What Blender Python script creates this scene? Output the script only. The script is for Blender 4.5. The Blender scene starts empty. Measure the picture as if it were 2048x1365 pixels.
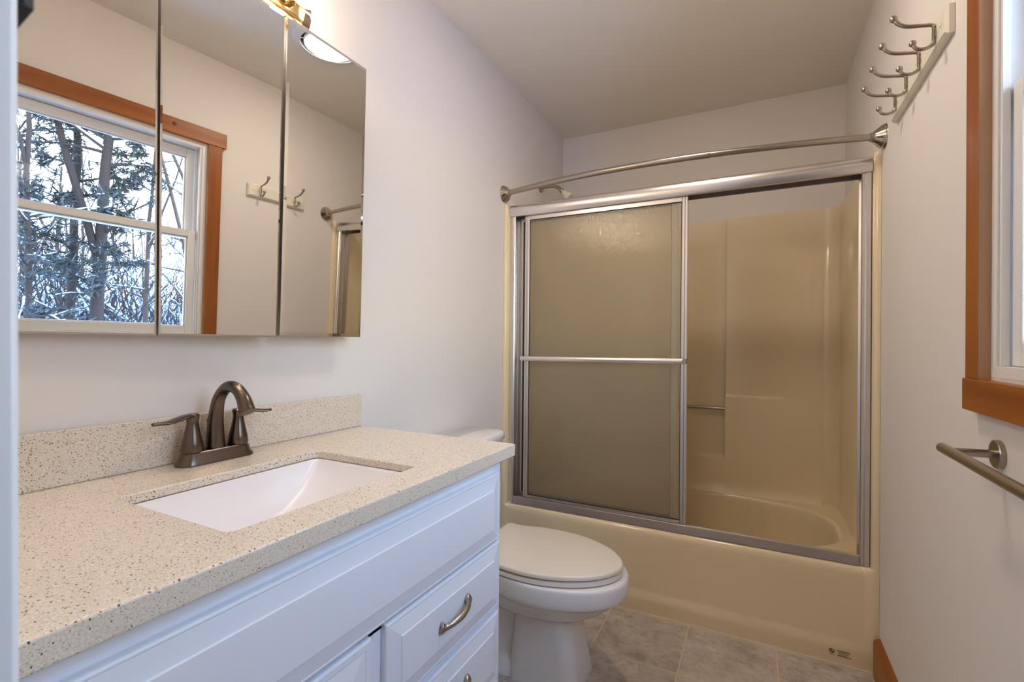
import bpy, bmesh, math, random
from mathutils import Vector, Matrix
sc = bpy.context.scene
COL = sc.collection
R = math.radians
PI = math.pi

# ------------------------------------------------------------------ camera
W, H = 1.524, 2.4906            # room width (x), ceiling height
YF = 2.912                      # far wall
YT = 2.108                      # front face of the tub
yaw, pitch, roll = R(27.1965), R(0.2677), R(0.5498)
fw = Vector((-math.sin(yaw)*math.cos(pitch), math.cos(yaw)*math.cos(pitch), math.sin(pitch)))
rt = Vector((math.cos(yaw), math.sin(yaw), 0)); up = rt.cross(fw)
rt, up = rt*math.cos(roll)+up*math.sin(roll), up*math.cos(roll)-rt*math.sin(roll)
cd = bpy.data.cameras.new('camera')
cam = bpy.data.objects.new('camera', cd); COL.objects.link(cam)
M = Matrix((rt, up, -fw)).transposed().to_4x4(); M.translation = Vector((1.1351, 0, 1.1606))
cam.matrix_world = M
cd.sensor_width = 36; cd.lens = 956.1677/2048*36; cd.clip_start = .01; cd.clip_end = 200
cd.dof.use_dof = True; cd.dof.focus_distance = 1.9; cd.dof.aperture_fstop = 14
sc.camera = cam
# ------------------------------------------------------------------ world, exposure
sc.view_settings.view_transform = 'Standard'; sc.view_settings.look = 'None'
sc.view_settings.gamma = 1; sc.view_settings.use_curve_mapping = False
sc.view_settings.exposure = 0.80
SKY = 6.6
wd = bpy.data.worlds.new('winter_sky'); sc.world = wd; wd.use_nodes = True
nt = wd.node_tree; nt.nodes.clear()
o = nt.nodes.new('ShaderNodeOutputWorld'); b = nt.nodes.new('ShaderNodeBackground')
tc = nt.nodes.new('ShaderNodeTexCoord'); sp = nt.nodes.new('ShaderNodeSeparateXYZ'); cr = nt.nodes.new('ShaderNodeValToRGB')
nt.links.new(tc.outputs['Generated'], sp.inputs[0]); nt.links.new(sp.outputs['Z'], cr.inputs[0])
cr.color_ramp.elements[0].position = 0.0; cr.color_ramp.elements[0].color = (1.0, .88, .72, 1)
cr.color_ramp.elements[1].position = .75; cr.color_ramp.elements[1].color = (.36, .58, 1.0, 1)
e = cr.color_ramp.elements.new(.16); e.color = (.70, .84, 1.0, 1)
nt.links.new(cr.outputs[0], b.inputs[0]); b.inputs[1].default_value = SKY; nt.links.new(b.outputs[0], o.inputs[0])
# daylight sampling portal filling the window opening
pl = bpy.data.lights.new('window_portal', 'AREA'); pl.shape = 'RECTANGLE'; pl.size = .86; pl.size_y = .96; pl.cycles.is_portal = True
po = bpy.data.objects.new('window_portal', pl); COL.objects.link(po)
po.location = (W+.15, .775, 1.58); po.rotation_euler = (0, R(90), 0)
BULB = 17.0; LENS = 35.0

# ------------------------------------------------------------------ helpers
def lin(r, g, b):
    f = lambda c: (c/255/12.92 if c/255 <= .04045 else ((c/255+.055)/1.055)**2.4)
    return (f(r), f(g), f(b), 1)

class NT:
    def __init__(s, name):
        s.m = bpy.data.materials.new(name); s.m.use_nodes = True; s.t = s.m.node_tree; s.t.nodes.clear()
        s.out = s.n('ShaderNodeOutputMaterial')
    def n(s, typ, **kw):
        x = s.t.nodes.new(typ)
        for k, v in kw.items():
            if hasattr(x, k) and k not in ('Scale',): setattr(x, k, v)
            else: x.inputs[k].default_value = v
        return x
    def l(s, a, b): s.t.links.new(a, b)
    def math(s, op, a, b=None, c=None):
        x = s.n('ShaderNodeMath'); x.operation = op
        for i, v in enumerate((a, b, c)):
            if v is None: continue
            if isinstance(v, (int, float)): x.inputs[i].default_value = v
            else: s.l(v, x.inputs[i])
        return x.outputs[0]
    def mix(s, f, a, b):
        x = s.n('ShaderNodeMix'); x.data_type = 'RGBA'
        for i, v in ((0, f), (6, a), (7, b)):
            if isinstance(v, (int, float, tuple)): x.inputs[i].default_value = v
            else: s.l(v, x.inputs[i])
        return x.outputs[2]
    def coord(s, scale=(1, 1, 1), rot=(0, 0, 0)):
        t = s.n('ShaderNodeTexCoord'); mp = s.n('ShaderNodeMapping')
        mp.inputs['Scale'].default_value = scale; mp.inputs['Rotation'].default_value = rot
        s.l(t.outputs['Object'], mp.inputs[0]); return mp.outputs[0]
    def noise(s, v, scale, detail=3, rough=.5):
        x = s.n('ShaderNodeTexNoise'); x.inputs['Scale'].default_value = scale; x.inputs['Detail'].default_value = detail
        x.inputs['Roughness'].default_value = rough; s.l(v, x.inputs['Vector']); return x.outputs['Fac']
    def ramp(s, f, *st):
        x = s.n('ShaderNodeValToRGB'); el = x.color_ramp.elements
        el[0].position, el[0].color = st[0]; el[1].position, el[1].color = st[-1]
        for p, c in st[1:-1]: k = el.new(p); k.color = c
        s.l(f, x.inputs[0]); return x.outputs[0]
    def bump(s, h, strength=.2, dist=.002):
        x = s.n('ShaderNodeBump'); x.inputs['Strength'].default_value = strength; x.inputs['Distance'].default_value = dist
        s.l(h, x.inputs['Height']); return x.outputs[0]
    def bsdf(s, col, rough=.5, metal=0, normal=None, **kw):
        x = s.n('ShaderNodeBsdfPrincipled')
        if isinstance(col, tuple): x.inputs['Base Color'].default_value = col
        else: s.l(col, x.inputs['Base Color'])
        if isinstance(rough, (int, float)): x.inputs['Roughness'].default_value = rough
        else: s.l(rough, x.inputs['Roughness'])
        x.inputs['Metallic'].default_value = metal
        if normal is not None: s.l(normal, x.inputs['Normal'])
        for k, v in kw.items(): x.inputs[k.replace('_', ' ')].default_value = v
        s.l(x.outputs[0], s.out.inputs[0]); return x

def simple(name, col, rough=.5, metal=0, bump=0, bscale=200, var=.04, **kw):
    t = NT(name); v = t.coord()
    n = t.noise(v, bscale, 3)
    c2 = tuple(min(1, c*(1-var)) for c in col[:3])+(1,)
    n2 = t.noise(v, 6, 2)
    c = t.mix(n2, col, c2)
    t.bsdf(c, rough, metal, t.bump(n, bump, .001) if bump else None, **kw)
    return t.m

def wood(name, axis, dark=lin(126, 60, 4), light=lin(170, 98, 20)):
    t = NT(name)
    sc_ = [14, 14, 14]; sc_['XYZ'.index(axis)] = 1.1
    v = t.coord(tuple(sc_))
    n = t.noise(v, 1.6, 5, .6)
    w = t.n('ShaderNodeTexWave'); w.wave_type = 'RINGS'; w.inputs['Scale'].default_value = .45; w.inputs['Distortion'].default_value = 5; w.inputs['Detail'].default_value = 2
    t.l(v, w.inputs['Vector'])
    f = t.math('ADD', t.math('MULTIPLY', n, .86), t.math('MULTIPLY', w.outputs['Fac'], .14))
    c = t.ramp(f, (.25, dark), (.75, light))
    # knots
    ks = [5, 5, 5]; ks['XYZ'.index(axis)] = 2.4
    vo = t.n('ShaderNodeTexVoronoi'); vo.inputs['Scale'].default_value = 1.0; t.l(t.coord(tuple(ks)), vo.inputs['Vector'])
    k = t.ramp(vo.outputs['Distance'], (.05, (1, 1, 1, 1)), (.13, (0, 0, 0, 1)))
    c = t.mix(k, c, lin(84, 30, 8))
    t.bsdf(c, .38, 0, t.bump(n, .15, .001)); return t.m

m_wall = simple('painted_wall', lin(232, 225, 218), .62, 0, .06, 350, .02)
m_ceil = simple('painted_ceiling', lin(240, 233, 221), .7, 0, .06, 300, .02)
m_white = simple('white_cabinet_paint', lin(236, 238, 244), .35, 0, .02, 120, .02)
m_trimw = simple('white_trim_paint', lin(224, 224, 226), .35, 0, .03, 120, .03)
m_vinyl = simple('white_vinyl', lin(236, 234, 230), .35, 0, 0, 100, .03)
m_cream = simple('cream_painted_wood', lin(234, 226, 208), .4, 0, .03, 100, .03)
m_tub = simple('almond_fiberglass', lin(236, 217, 180), .16, 0, .015, 22, .03, Coat_Weight=.3)
m_china = simple('white_porcelain', lin(236, 232, 228), .12, 0, 0, 60, .02)
m_seat = simple('biscuit_plastic', lin(234, 222, 204), .28, 0, 0, 60, .02)
m_basin = simple('white_basin_porcelain', lin(244, 238, 236), .18, 0, 0, 60, .02)
m_nickel = simple('brushed_nickel', lin(176, 166, 154), .28, 1, .03, 300, .08)
m_bronze = simple('dark_brushed_nickel', lin(110, 97, 88), .27, 1, .02, 300, .1)
m_pol = simple('polished_nickel', lin(190, 178, 162), .1, 1, 0, 300, .05)
m_alu = simple('bright_anodised_aluminium', lin(226, 222, 220), .27, 1, 0, 200, .01)
m_alud = simple('dull_aluminium_track', lin(196, 190, 186), .42, .85, 0, 150, .04)
m_brass = simple('polished_brass_nickel', lin(206, 176, 126), .16, 1, 0, 200, .05)
m_black = simple('black_metal', lin(22, 20, 20), .4, .3, 0, 200, .1)
m_dark = simple('dark_grey', lin(34, 32, 32), .6, 0, 0, 200, .1)  # plain dark grey for glass gaskets and the fan vent backing
m_ink = simple('dark_printed_ink', lin(52, 38, 24), .6, 0, 0, 300, .2)
m_caulk = simple('white_caulk', lin(214, 200, 180), .6, 0, .1, 150, .1)
m_fan = simple('white_fan_plastic', lin(226, 230, 228), .4, 0, 0, 60, .02)
m_hall = simple('hall_wall_paint', lin(206, 202, 196), .7, 0, .05, 200, .02)
wood_z, wood_y = wood('orange_pine_upright', 'Z'), wood('orange_pine_lying', 'Y')

m_knot = simple('dark_pine_knot', lin(82, 34, 12), .45, 0, .1, 120, .3)
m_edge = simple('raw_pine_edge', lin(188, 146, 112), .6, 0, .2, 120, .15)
t = NT('mirror_silver'); t.bsdf((.84, .84, .82, 1), 0.0, 1.0); m_mirror = t.m
t = NT('window_glass')                                # thin clear pane: clear plus a faint reflection
tr = t.n('ShaderNodeBsdfTransparent'); tr.inputs[0].default_value = (.96, .98, .98, 1)
gl = t.n('ShaderNodeBsdfGlossy'); gl.inputs['Roughness'].default_value = .02
fr = t.n('ShaderNodeFresnel'); fr.inputs[0].default_value = 1.13
mx = t.n('ShaderNodeMixShader'); t.l(fr.outputs[0], mx.inputs[0]); t.l(tr.outputs[0], mx.inputs[1]); t.l(gl.outputs[0], mx.inputs[2]); t.l(mx.outputs[0], t.out.inputs[0])
m_glass = t.m
t = NT('obscure_rain_glass')
v = t.coord((1, 1, .34)); n = t.noise(v, 150, 2, .5)
bp = t.bump(n, 1.0, .0014)
rf = t.n('ShaderNodeBsdfRefraction'); rf.inputs['Color'].default_value = (1.0, .975, .91, 1); rf.inputs['Roughness'].default_value = .14; rf.inputs['IOR'].default_value = 1.12
gl = t.n('ShaderNodeBsdfGlossy'); gl.inputs['Roughness'].default_value = .045
tl = t.n('ShaderNodeBsdfTranslucent'); tl.inputs['Color'].default_value = lin(232, 220, 190)
df = t.n('ShaderNodeBsdfDiffuse'); df.inputs['Color'].default_value = lin(224, 214, 190)
for x in (rf, gl, tl, df): t.l(bp, x.inputs['Normal'])
a1 = t.n('ShaderNodeMixShader'); a1.inputs[0].default_value = .5; t.l(tl.outputs[0], a1.inputs[1]); t.l(df.outputs[0], a1.inputs[2])
a2 = t.n('ShaderNodeMixShader'); a2.inputs[0].default_value = .30; tp = t.n('ShaderNodeBsdfTransparent'); tp.inputs[0].default_value = (1.0, .975, .92, 1)
a0 = t.n('ShaderNodeMixShader'); a0.inputs[0].default_value = .34; t.l(rf.outputs[0], a0.inputs[1]); t.l(tp.outputs[0], a0.inputs[2])
t.l(a0.outputs[0], a2.inputs[1]); t.l(a1.outputs[0], a2.inputs[2])
fr = t.n('ShaderNodeFresnel'); fr.inputs[0].default_value = 1.45; t.l(bp, fr.inputs['Normal'])
a3 = t.n('ShaderNodeMixShader'); t.l(fr.outputs[0], a3.inputs[0]); t.l(a2.outputs[0], a3.inputs[1]); t.l(gl.outputs[0], a3.inputs[2]); t.l(a3.outputs[0], t.out.inputs[0])
m_obscure = t.m

t = NT('speckled_beige_quartz')
v = t.coord()
base = t.mix(t.noise(v, 30, 3), lin(224, 210, 190), lin(212, 196, 174))
fine = t.noise(v, 420, 2, .6)
base = t.mix(t.ramp(fine, (.42, (0, 0, 0, 1)), (.62, (1, 1, 1, 1))), base, lin(232, 222, 206))
for scale, rad, prob, c1, c2 in ((360, .28, .36, lin(182, 160, 134), lin(164, 152, 138)), (250, .26, .30, lin(112, 96, 78), lin(140, 120, 100)), (190, .235, .20, lin(62, 56, 52), lin(104, 72, 50)), (170, .3, .2, lin(240, 232, 220), lin(226, 214, 198))):
    vo = t.n('ShaderNodeTexVoronoi'); vo.inputs['Scale'].default_value = scale; t.l(v, vo.inputs['Vector'])
    se = t.n('ShaderNodeSeparateColor'); t.l(vo.outputs['Color'], se.inputs[0])
    inside = t.math('LESS_THAN', t.math('ADD', vo.outputs['Distance'], t.math('MULTIPLY', t.math('SUBTRACT', fine, .5), .25)), rad)
    pick = t.math('LESS_THAN', se.outputs[0], prob)
    base = t.mix(t.math('MULTIPLY', inside, pick), base, t.mix(se.outputs[1], c1, c2))
t.bsdf(base, .24); m_quartz = t.m

t = NT('grey_slate_tile')
v = t.coord(); se = t.n('ShaderNodeSeparateXYZ'); t.l(v, se.inputs[0])
def edge(sock, off, p=.317, g=.0045):
    u = t.math('DIVIDE', t.math('SUBTRACT', sock, off), p)
    fr_ = t.math('FRACT', t.math('ADD', u, 50.0))
    d = t.math('MINIMUM', fr_, t.math('SUBTRACT', 1.0, fr_))
    return t.math('LESS_THAN', d, g/p/2), t.math('FLOOR', u)
ex, ix = edge(se.outputs['X'], .573); ey, iy = edge(se.outputs['Y'], 1.775)
grout = t.math('MAXIMUM', ex, ey)
wn = t.n('ShaderNodeTexWhiteNoise'); cb = t.n('ShaderNodeCombineXYZ'); t.l(ix, cb.inputs[0]); t.l(iy, cb.inputs[1]); t.l(cb.outputs[0], wn.inputs['Vector'])
va = t.n('ShaderNodeVectorMath'); va.operation = 'ADD'; t.l(v, va.inputs[0]); vs = t.n('ShaderNodeVectorMath'); vs.operation = 'SCALE'; t.l(wn.outputs['Color'], vs.inputs[0]); vs.inputs['Scale'].default_value = 7.0; t.l(vs.outputs[0], va.inputs[1])
n1 = t.noise(va.outputs[0], 9, 6, .62); n2 = t.noise(va.outputs[0], 42, 4, .7)
c = t.ramp(n1, (.32, lin(150, 138, 126)), (.47, lin(186, 174, 162)), (.56, lin(196, 185, 174)), (.7, lin(216, 206, 196)))
c = t.mix(t.ramp(n2, (.5, (0, 0, 0, 1)), (.72, (.75, .75, .75, 1))), c, lin(146, 132, 120))
c = t.mix(t.math('MULTIPLY', wn.outputs['Value'], .15), c, lin(206, 194, 180))
c = t.mix(grout, c, lin(214, 194, 164))
hgt = t.math('SUBTRACT', t.math('MULTIPLY', n2, .3), t.math('MULTIPLY', grout, 1.0))
t.bsdf(c, .45, 0, t.bump(hgt, .4, .002)); m_tile = t.m

def emit(name, col, s):
    t = NT(name); e = t.n('ShaderNodeEmission'); e.inputs[0].default_value = col; e.inputs[1].default_value = s; t.l(e.outputs[0], t.out.inputs[0]); return t.m
m_bulb = emit('lit_bulb_glass', (1.0, .81, .62, 1), BULB)
m_lens = emit('lit_fan_lens', (1.0, .88, .74, 1), LENS)
m_shaded_snow = simple('snow', lin(168, 190, 216), .7, 0, .3, 30, .04)  # darker and bluer than real snow: woodland shade put into the colour
m_bark = simple('dark_bark', lin(46, 40, 40), .9, 0, .6, 40, .4)
m_bark2 = simple('grey_brown_bark', lin(78, 68, 64), .9, 0, .6, 40, .4)
m_needle = simple('pine_needles', lin(66, 76, 78), .7, 0, 0, 20, .4)
m_brush = simple('winter_brush', lin(58, 54, 56), .9, 0, 0, 20, .4)

def wloc(o):
    v = Vector((0, 0, 0))
    while o is not None: v += o.location; o = o.parent
    return v

class MB:
    def __init__(s): s.bm = bmesh.new()
    def box(s, x0, x1, y0, y1, z0, z1):
        v = [s.bm.verts.new((x, y, z)) for x in (x0, x1) for y in (y0, y1) for z in (z0, z1)]
        for f in ((0, 1, 3, 2), (4, 6, 7, 5), (0, 4, 5, 1), (2, 3, 7, 6), (0, 2, 6, 4), (1, 5, 7, 3)):
            s.bm.faces.new([v[i] for i in f])
        return s
    def loft(s, rings, closed=True, cap0=True, cap1=True):
        vr = [[s.bm.verts.new(p) for p in r] for r in rings]
        n = len(vr[0])
        for a, b in zip(vr, vr[1:]):
            for i in range(n if closed else n-1):
                j = (i+1) % n
                s.bm.faces.new((a[i], a[j], b[j], b[i]))
        if closed and cap0: s.bm.faces.new(vr[0][::-1])
        if closed and cap1: s.bm.faces.new(vr[-1])
        return s
    def tube(s, pts, rad, seg=12, caps=True, flat=1.0):
        pts = [Vector(p) for p in pts]
        rads = rad if isinstance(rad, (list, tuple)) else [rad]*len(pts)
        rings = []; nrm = None
        for i, p in enumerate(pts):
            t = (pts[min(i+1, len(pts)-1)]-pts[max(i-1, 0)]).normalized()
            if nrm is None:
                a = Vector((0, 0, 1)) if abs(t.z) < .9 else Vector((1, 0, 0))
                nrm = (a-t*a.dot(t)).normalized()
            else: nrm = (nrm-t*nrm.dot(t)).normalized()
            bn = t.cross(nrm)
            rings.append([p+(nrm*math.cos(2*PI*k/seg)*flat+bn*math.sin(2*PI*k/seg))*rads[i] for k in range(seg)])
        return s.loft(rings, True, caps, caps)
    def lathe(s, prof, org, axis='Z', seg=28, caps=True):
        ax = Vector({'X': (1, 0, 0), 'Y': (0, 1, 0), 'Z': (0, 0, 1), '-X': (-1, 0, 0), '-Y': (0, -1, 0), '-Z': (0, 0, -1)}[axis]) if isinstance(axis, str) else Vector(axis).normalized()
        a = Vector((0, 0, 1)) if abs(ax.z) < .9 else Vector((1, 0, 0))
        u = (a-ax*a.dot(ax)).normalized(); w = ax.cross(u); org = Vector(org)
        rings = [[org+ax*h+(u*math.cos(2*PI*k/seg)+w*math.sin(2*PI*k/seg))*max(r, 1e-5) for k in range(seg)] for r, h in prof]
        return s.loft(rings, True, caps, caps)
    def ball(s, c, r, seg=14):
        return s.lathe([(r*math.sin(PI*i/8), -r*math.cos(PI*i/8)) for i in range(9)], c, 'Z', seg)
    def plate(s, outer, inner, z0, z1):
        """flat plate (x,y outlines) with a hole"""
        eds = []
        loops = []
        for lp in (outer, inner):
            vs = [s.bm.verts.new((x, y, z1)) for x, y in lp]; loops.append(vs)
            for i in range(len(vs)): eds.append(s.bm.edges.new((vs[i], vs[(i+1) % len(vs)])))
        r = bmesh.ops.triangle_fill(s.bm, use_beauty=True, edges=eds)
        fs = [g for g in r['geom'] if isinstance(g, bmesh.types.BMFace)]
        ex = bmesh.ops.extrude_face_region(s.bm, geom=fs)
        bmesh.ops.translate(s.bm, verts=[g for g in ex['geom'] if isinstance(g, bmesh.types.BMVert)], vec=(0, 0, z0-z1))
        return s
    def build(s, name, mat, parent=None, smooth=True, bevel=0, seg=2, angle=40, subsurf=0, doubles=False):
        if doubles: bmesh.ops.remove_doubles(s.bm, verts=s.bm.verts, dist=1e-5)
        bmesh.ops.recalc_face_normals(s.bm, faces=s.bm.faces)
        me = bpy.data.meshes.new(name)
        if parent is not None: bmesh.ops.translate(s.bm, verts=s.bm.verts, vec=-wloc(parent))
        s.bm.to_mesh(me); s.bm.free()
        me.materials.append(mat)
        ob = bpy.data.objects.new(name, me); COL.objects.link(ob)
        if parent is not None: ob.parent = parent
        if smooth:
            for p in me.polygons: p.use_smooth = True
            me.set_sharp_from_angle(angle=R(angle))
        if bevel:
            m = ob.modifiers.new('bevel', 'BEVEL'); m.width = bevel; m.segments = seg; m.limit_method = 'ANGLE'; m.angle_limit = R(35); m.harden_normals = False
        if subsurf:
            m = ob.modifiers.new('subsurf', 'SUBSURF'); m.levels = subsurf; m.render_levels = subsurf
        return ob

def thing(name, label, cat, loc, group=None):
    o = bpy.data.objects.new(name, None); o.empty_display_size = .05; COL.objects.link(o); o.location = loc
    o['label'] = label; o['category'] = cat
    if group: o['group'] = group
    return o
def tag(o, label, cat, group=None, kind=None):
    o['label'] = label; o['category'] = cat
    if group: o['group'] = group
    if kind: o['kind'] = kind
    return o
def struct(o): o['kind'] = 'structure'; return o
def box(name, mat, x0, x1, y0, y1, z0, z1, parent=None, bevel=0, seg=2):
    return MB().box(x0, x1, y0, y1, z0, z1).build(name, mat, parent, True, bevel, seg)
def rrect(x0, x1, y0, y1, r, n=6):
    pts = []
    for cx, cy, a0 in ((x1-r, y1-r, 0), (x0+r, y1-r, 90), (x0+r, y0+r, 180), (x1-r, y0+r, 270)):
        for i in range(n+1):
            a = R(a0+90*i/n); pts.append((cx+r*math.cos(a), cy+r*math.sin(a)))
    return pts
def spline(pts, n=8):
    out = []; P = [Vector(p) for p in pts]
    for i in range(len(P)-1):
        p0, p1, p2, p3 = P[max(i-1, 0)], P[i], P[i+1], P[min(i+2, len(P)-1)]
        for k in range(n):
            t = k/n
            out.append(.5*((2*p1)+(p2-p0)*t+(2*p0-5*p1+4*p2-p3)*t*t+(3*p1-p0-3*p2+p3)*t**3))
    out.append(P[-1]); return out
def sm(t): t = max(0, min(1, t)); return t*t*(3-2*t)

# ------------------------------------------------------------------ room shell
WY0, WY1, WZ0, WZ1 = .345, 1.207, 1.105, 2.062        # window opening in the right wall
struct(MB().box(-.1, W+.1, -1.6, YF+.1, -.08, 0).build('floor', m_tile, None, False))
struct(box('ceiling', m_ceil, -.1, W+.16, -1.6, YF+.1, H, H+.1))
struct(box('wall_left', m_wall, -.1, 0, .04, YF+.1, 0, H))
struct(box('wall_far', m_wall, 0, W, YF, YF+.1, 0, H))
w = MB()
w.box(W, W+.16, -.1, WY0, 0, H).box(W, W+.16, WY1, YF+.1, 0, H).box(W, W+.16, WY0, WY1, 0, WZ0).box(W, W+.16, WY0, WY1, WZ1, H)
struct(w.build('wall_right', m_wall, None, False))
w = MB(); w.box(-.1, .935, -.08, .04, 0, H).box(.935, W, -.08, .04, 2.06, H)
struct(w.build('wall_near', m_wall, None, False))
# hall behind the doorway
struct(box('wall_hall', m_hall, .0, W+.7, -1.5, -1.4, 0, H))
w = MB(); w.box(.0, .1, -1.4, -.08, 0, H); struct(w.build('wall_hall_left', m_hall, None, False))
struct(box('wall_hall_right', m_hall, W+.0, W+.1, -1.4, -.1, 0, H))
# doorway the camera stands in
d1 = bpy.data.objects.new('door_1', None); COL.objects.link(d1); d1.location = (.945, -.02, 0); struct(d1)
box('jamb', m_trimw, .935, .95, -.085, .042, 0, 2.06, d1, .001)
box('casing', m_trimw, .875, .9515, .0402, .056, 0, 2.13, d1, .002)
c = MB()
c.loft([[(.925, .0565, z+dz), (.9450, .0565, z), (.9462, .0585, z), (.9450, .061, z), (.925, .061, z+dz)] for z, dz in ((1.2590, -.003), (1.34, 0))])
c.build('latch_plate', m_black, d1, False)
d1.location = (.9525-.0065, -.02, 1.1575); d1.rotation_euler = (0, R(-2.3), 0)
for c_ in d1.children: c_.location.z -= 1.1575
# baseboard
bb = MB(); bb.loft([[(W, y, 0), (W-.020, y, 0), (W-.020, y, .122), (W-.016, y, .130), (W-.008, y, .135), (W, y, .136)] for y in (.06, 2.088)])
struct(bb.build('baseboard_right', wood_y, None, True))
cl = MB(); cl.loft([[(x, YT-.007, 0.0002), (x, YT-.002, .006), (x, YT+.01, .006), (x, YT+.01, .0002)] for x in (0.001, 1.502)])
struct(cl.build('trim_1', m_caulk, None, False))

# ------------------------------------------------------------------ window
wn_ = bpy.data.objects.new('window_1', None); COL.objects.link(wn_); wn_.location = (W+.05, .776, WZ0); struct(wn_)
wn_['label'] = 'double-hung white vinyl window with orange pine casing in the right wall'
XC = W-.019
box('side_casing', wood_z, XC, W, WY1, 1.268, 1.1002, 2.0648, wn_, .0015)
box('side_casing', wood_z, XC, W, .284, WY0, 1.1002, 2.0648, wn_, .0015)
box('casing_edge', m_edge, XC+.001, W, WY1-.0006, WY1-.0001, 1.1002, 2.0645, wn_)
box('head_casing', wood_y, XC-.003, W, .268, 1.286, 2.065, 2.136, wn_, .0015)
box('sill_casing', wood_y, XC-.004, W, .272, 1.270, 1.038, 1.100, wn_, .0015)
kn = MB().lathe([(.0, .0003), (.008, .0003), (.0095, .0)], (XC-.0031, 1.057, 2.108), '-X', 18); kn.build('wood_knot', m_knot, wn_)
# jamb liners
fr_ = MB()
fr_.box(W, W+.13, WY1-.022, WY1, WZ0, WZ1).box(W, W+.13, WY0, WY0+.022, WZ0, WZ1).box(W, W+.13, WY0+.022, WY1-.022, WZ1-.022, WZ1).box(W, W+.13, WY0+.022, WY1-.022, WZ0, WZ0+.022)
for y0, y1 in ((WY1-.030, WY1-.022), (WY0+.022, WY0+.030)):
    fr_.box(W+.004, W+.016, y0, y1, WZ0+.022, WZ1-.022).box(W+.052, W+.060, y0, y1, WZ0+.022, WZ1-.022).box(W+.096, W+.13, y0, y1, WZ0+.022, WZ1-.022)
fr_.build('frame', m_vinyl, wn_, True, .001)
def sash(x0, x1, z0, z1, bot, top, st):
    y0, y1 = WY0+.031, WY1-.031
    s = MB()
    s.box(x0, x1, y0, y0+st, z0, z1).box(x0, x1, y1-st, y1, z0, z1).box(x0, x1, y0+st, y1-st, z0, z0+bot).box(x0, x1, y0+st, y1-st, z1-top, z1)
    xm = (x0+x1)/2
    # glazing bead
    for (a, b_, c_, d_) in ((y0+st, y0+st+.006, z0+bot, z1-top), (y1-st-.006, y1-st, z0+bot, z1-top)): s.box(xm-.006, xm+.006, a, b_, c_, d_)
    for (c_, d_) in ((z0+bot, z0+bot+.006), (z1-top-.006, z1-top)): s.box(xm-.006, xm+.006, y0+st+.006, y1-st-.006, c_, d_)
    return s, (xm-.002, xm+.002, y0+st+.002, y1-st-.002, z0+bot+.002, z1-top-.002)
s, g = sash(W+.018, W+.05, WZ0+.023, 1.636, .040, .032, .034)
lo = s.build('lower_sash', m_vinyl, wn_, True, .002); box('pane', m_glass, *g, lo)
s, g = sash(W+.062, W+.094, 1.600, WZ1-.024, .032, .040, .034)
us = s.build('upper_sash', m_vinyl, wn_, True, .002); box('pane', m_glass, *g, us)
lk = MB(); lk.box(W+.02, W+.048, .86, .92, 1.6362, 1.640).lathe([(.011, 0), (.011, .008), (.006, .010)], (W+.034, .89, 1.640), 'Z', 16).box(W+.028, W+.04, .865, .89, 1.643, 1.649)
lk.build('sash_lock', m_bronze, lo, True, .001)

# ------------------------------------------------------------------ coat rack on the right wall
BN, BFAR, BZ, BH = 1.398, 1.893, 1.8685, .066
rk = thing('coat_rack', 'cream wooden board with four nickel double hooks high on the right wall', 'coat rack', (W, (BN+BFAR)/2, BZ))
bd = MB()
def brd(x, ins): return [(x, BN+ins, BZ+ins), (x, BFAR-ins, BZ+ins), (x, BFAR-ins, BZ+BH-ins), (x, BN+ins, BZ+BH-ins)]
bd.loft([brd(W-.0005, 0), brd(W-.011, 0), brd(W-.018, .007)])
bd.build('board', m_cream, rk, False)
for y in (BN+.03, BFAR-.03):
    MB().lathe([(.0055, 0), (.0055, .0015), (.003, .003)], (W-.018, y, BZ+BH*.55), '-X', 14).build('screw_cap', m_cream, rk)
for k in range(4):
    y = BN+.064+k*.12
    x = W-.018; z0 = BZ+.016; z1 = BZ+.056
    h = MB()
    h.tube(spline([(x-.004, y, z0-.004), (x-.0045, y, (z0+z1)/2), (x-.004, y, z1+.002)], 4), [.0045]*9, 10, True, .6)
    pl_ = MB()
    h.tube(spline([(x-.003, y, z1-.004), (x-.007, y, z1+.003), (x-.030, y, z1+.008), (x-.055, y, z1+.014), (x-.070, y, z1+.024), (x-.078, y, z1+.036)], 5), [.0042]*11+[.0046]*10+[.005]*5, 10)
    h.ball((x-.0795, y, z1+.039), .0085)
    h.tube(spline([(x-.003, y, z0+.003), (x-.008, y, z0-.006), (x-.022, y, z0-.010), (x-.036, y, z0-.005), (x-.042, y, z0+.006)], 5), .0042, 10)
    h.ball((x-.043, y, z0+.009), .0078)
    h.lathe([(.009, 0), (.009, .002), (.006, .004)], (x, y, (z0+z1)/2), '-X', 14)
    h.build('hook', m_nickel, rk)

# ------------------------------------------------------------------ towel bar, right wall
tb = thing('towel_bar', 'brushed nickel towel bar on the right wall under the window', 'towel bar', (W, .95, .967))
MB().tube([(W-.0705, 1.203, .967), (W-.0705, .62, .967)], .0095, 18).build('bar', m_nickel, tb)
for y in (1.165, .66):
    MB().tube([(W-.006, y, .969), (W-.0705, y, .967)], .0075, 16).build('post', m_nickel, tb)
    MB().lathe([(.0255, .0005), (.0255, .0075), (.024, .009), (.0, .0092)], (W, y, .969), '-X', 32).build('flange', m_nickel, tb)

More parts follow.
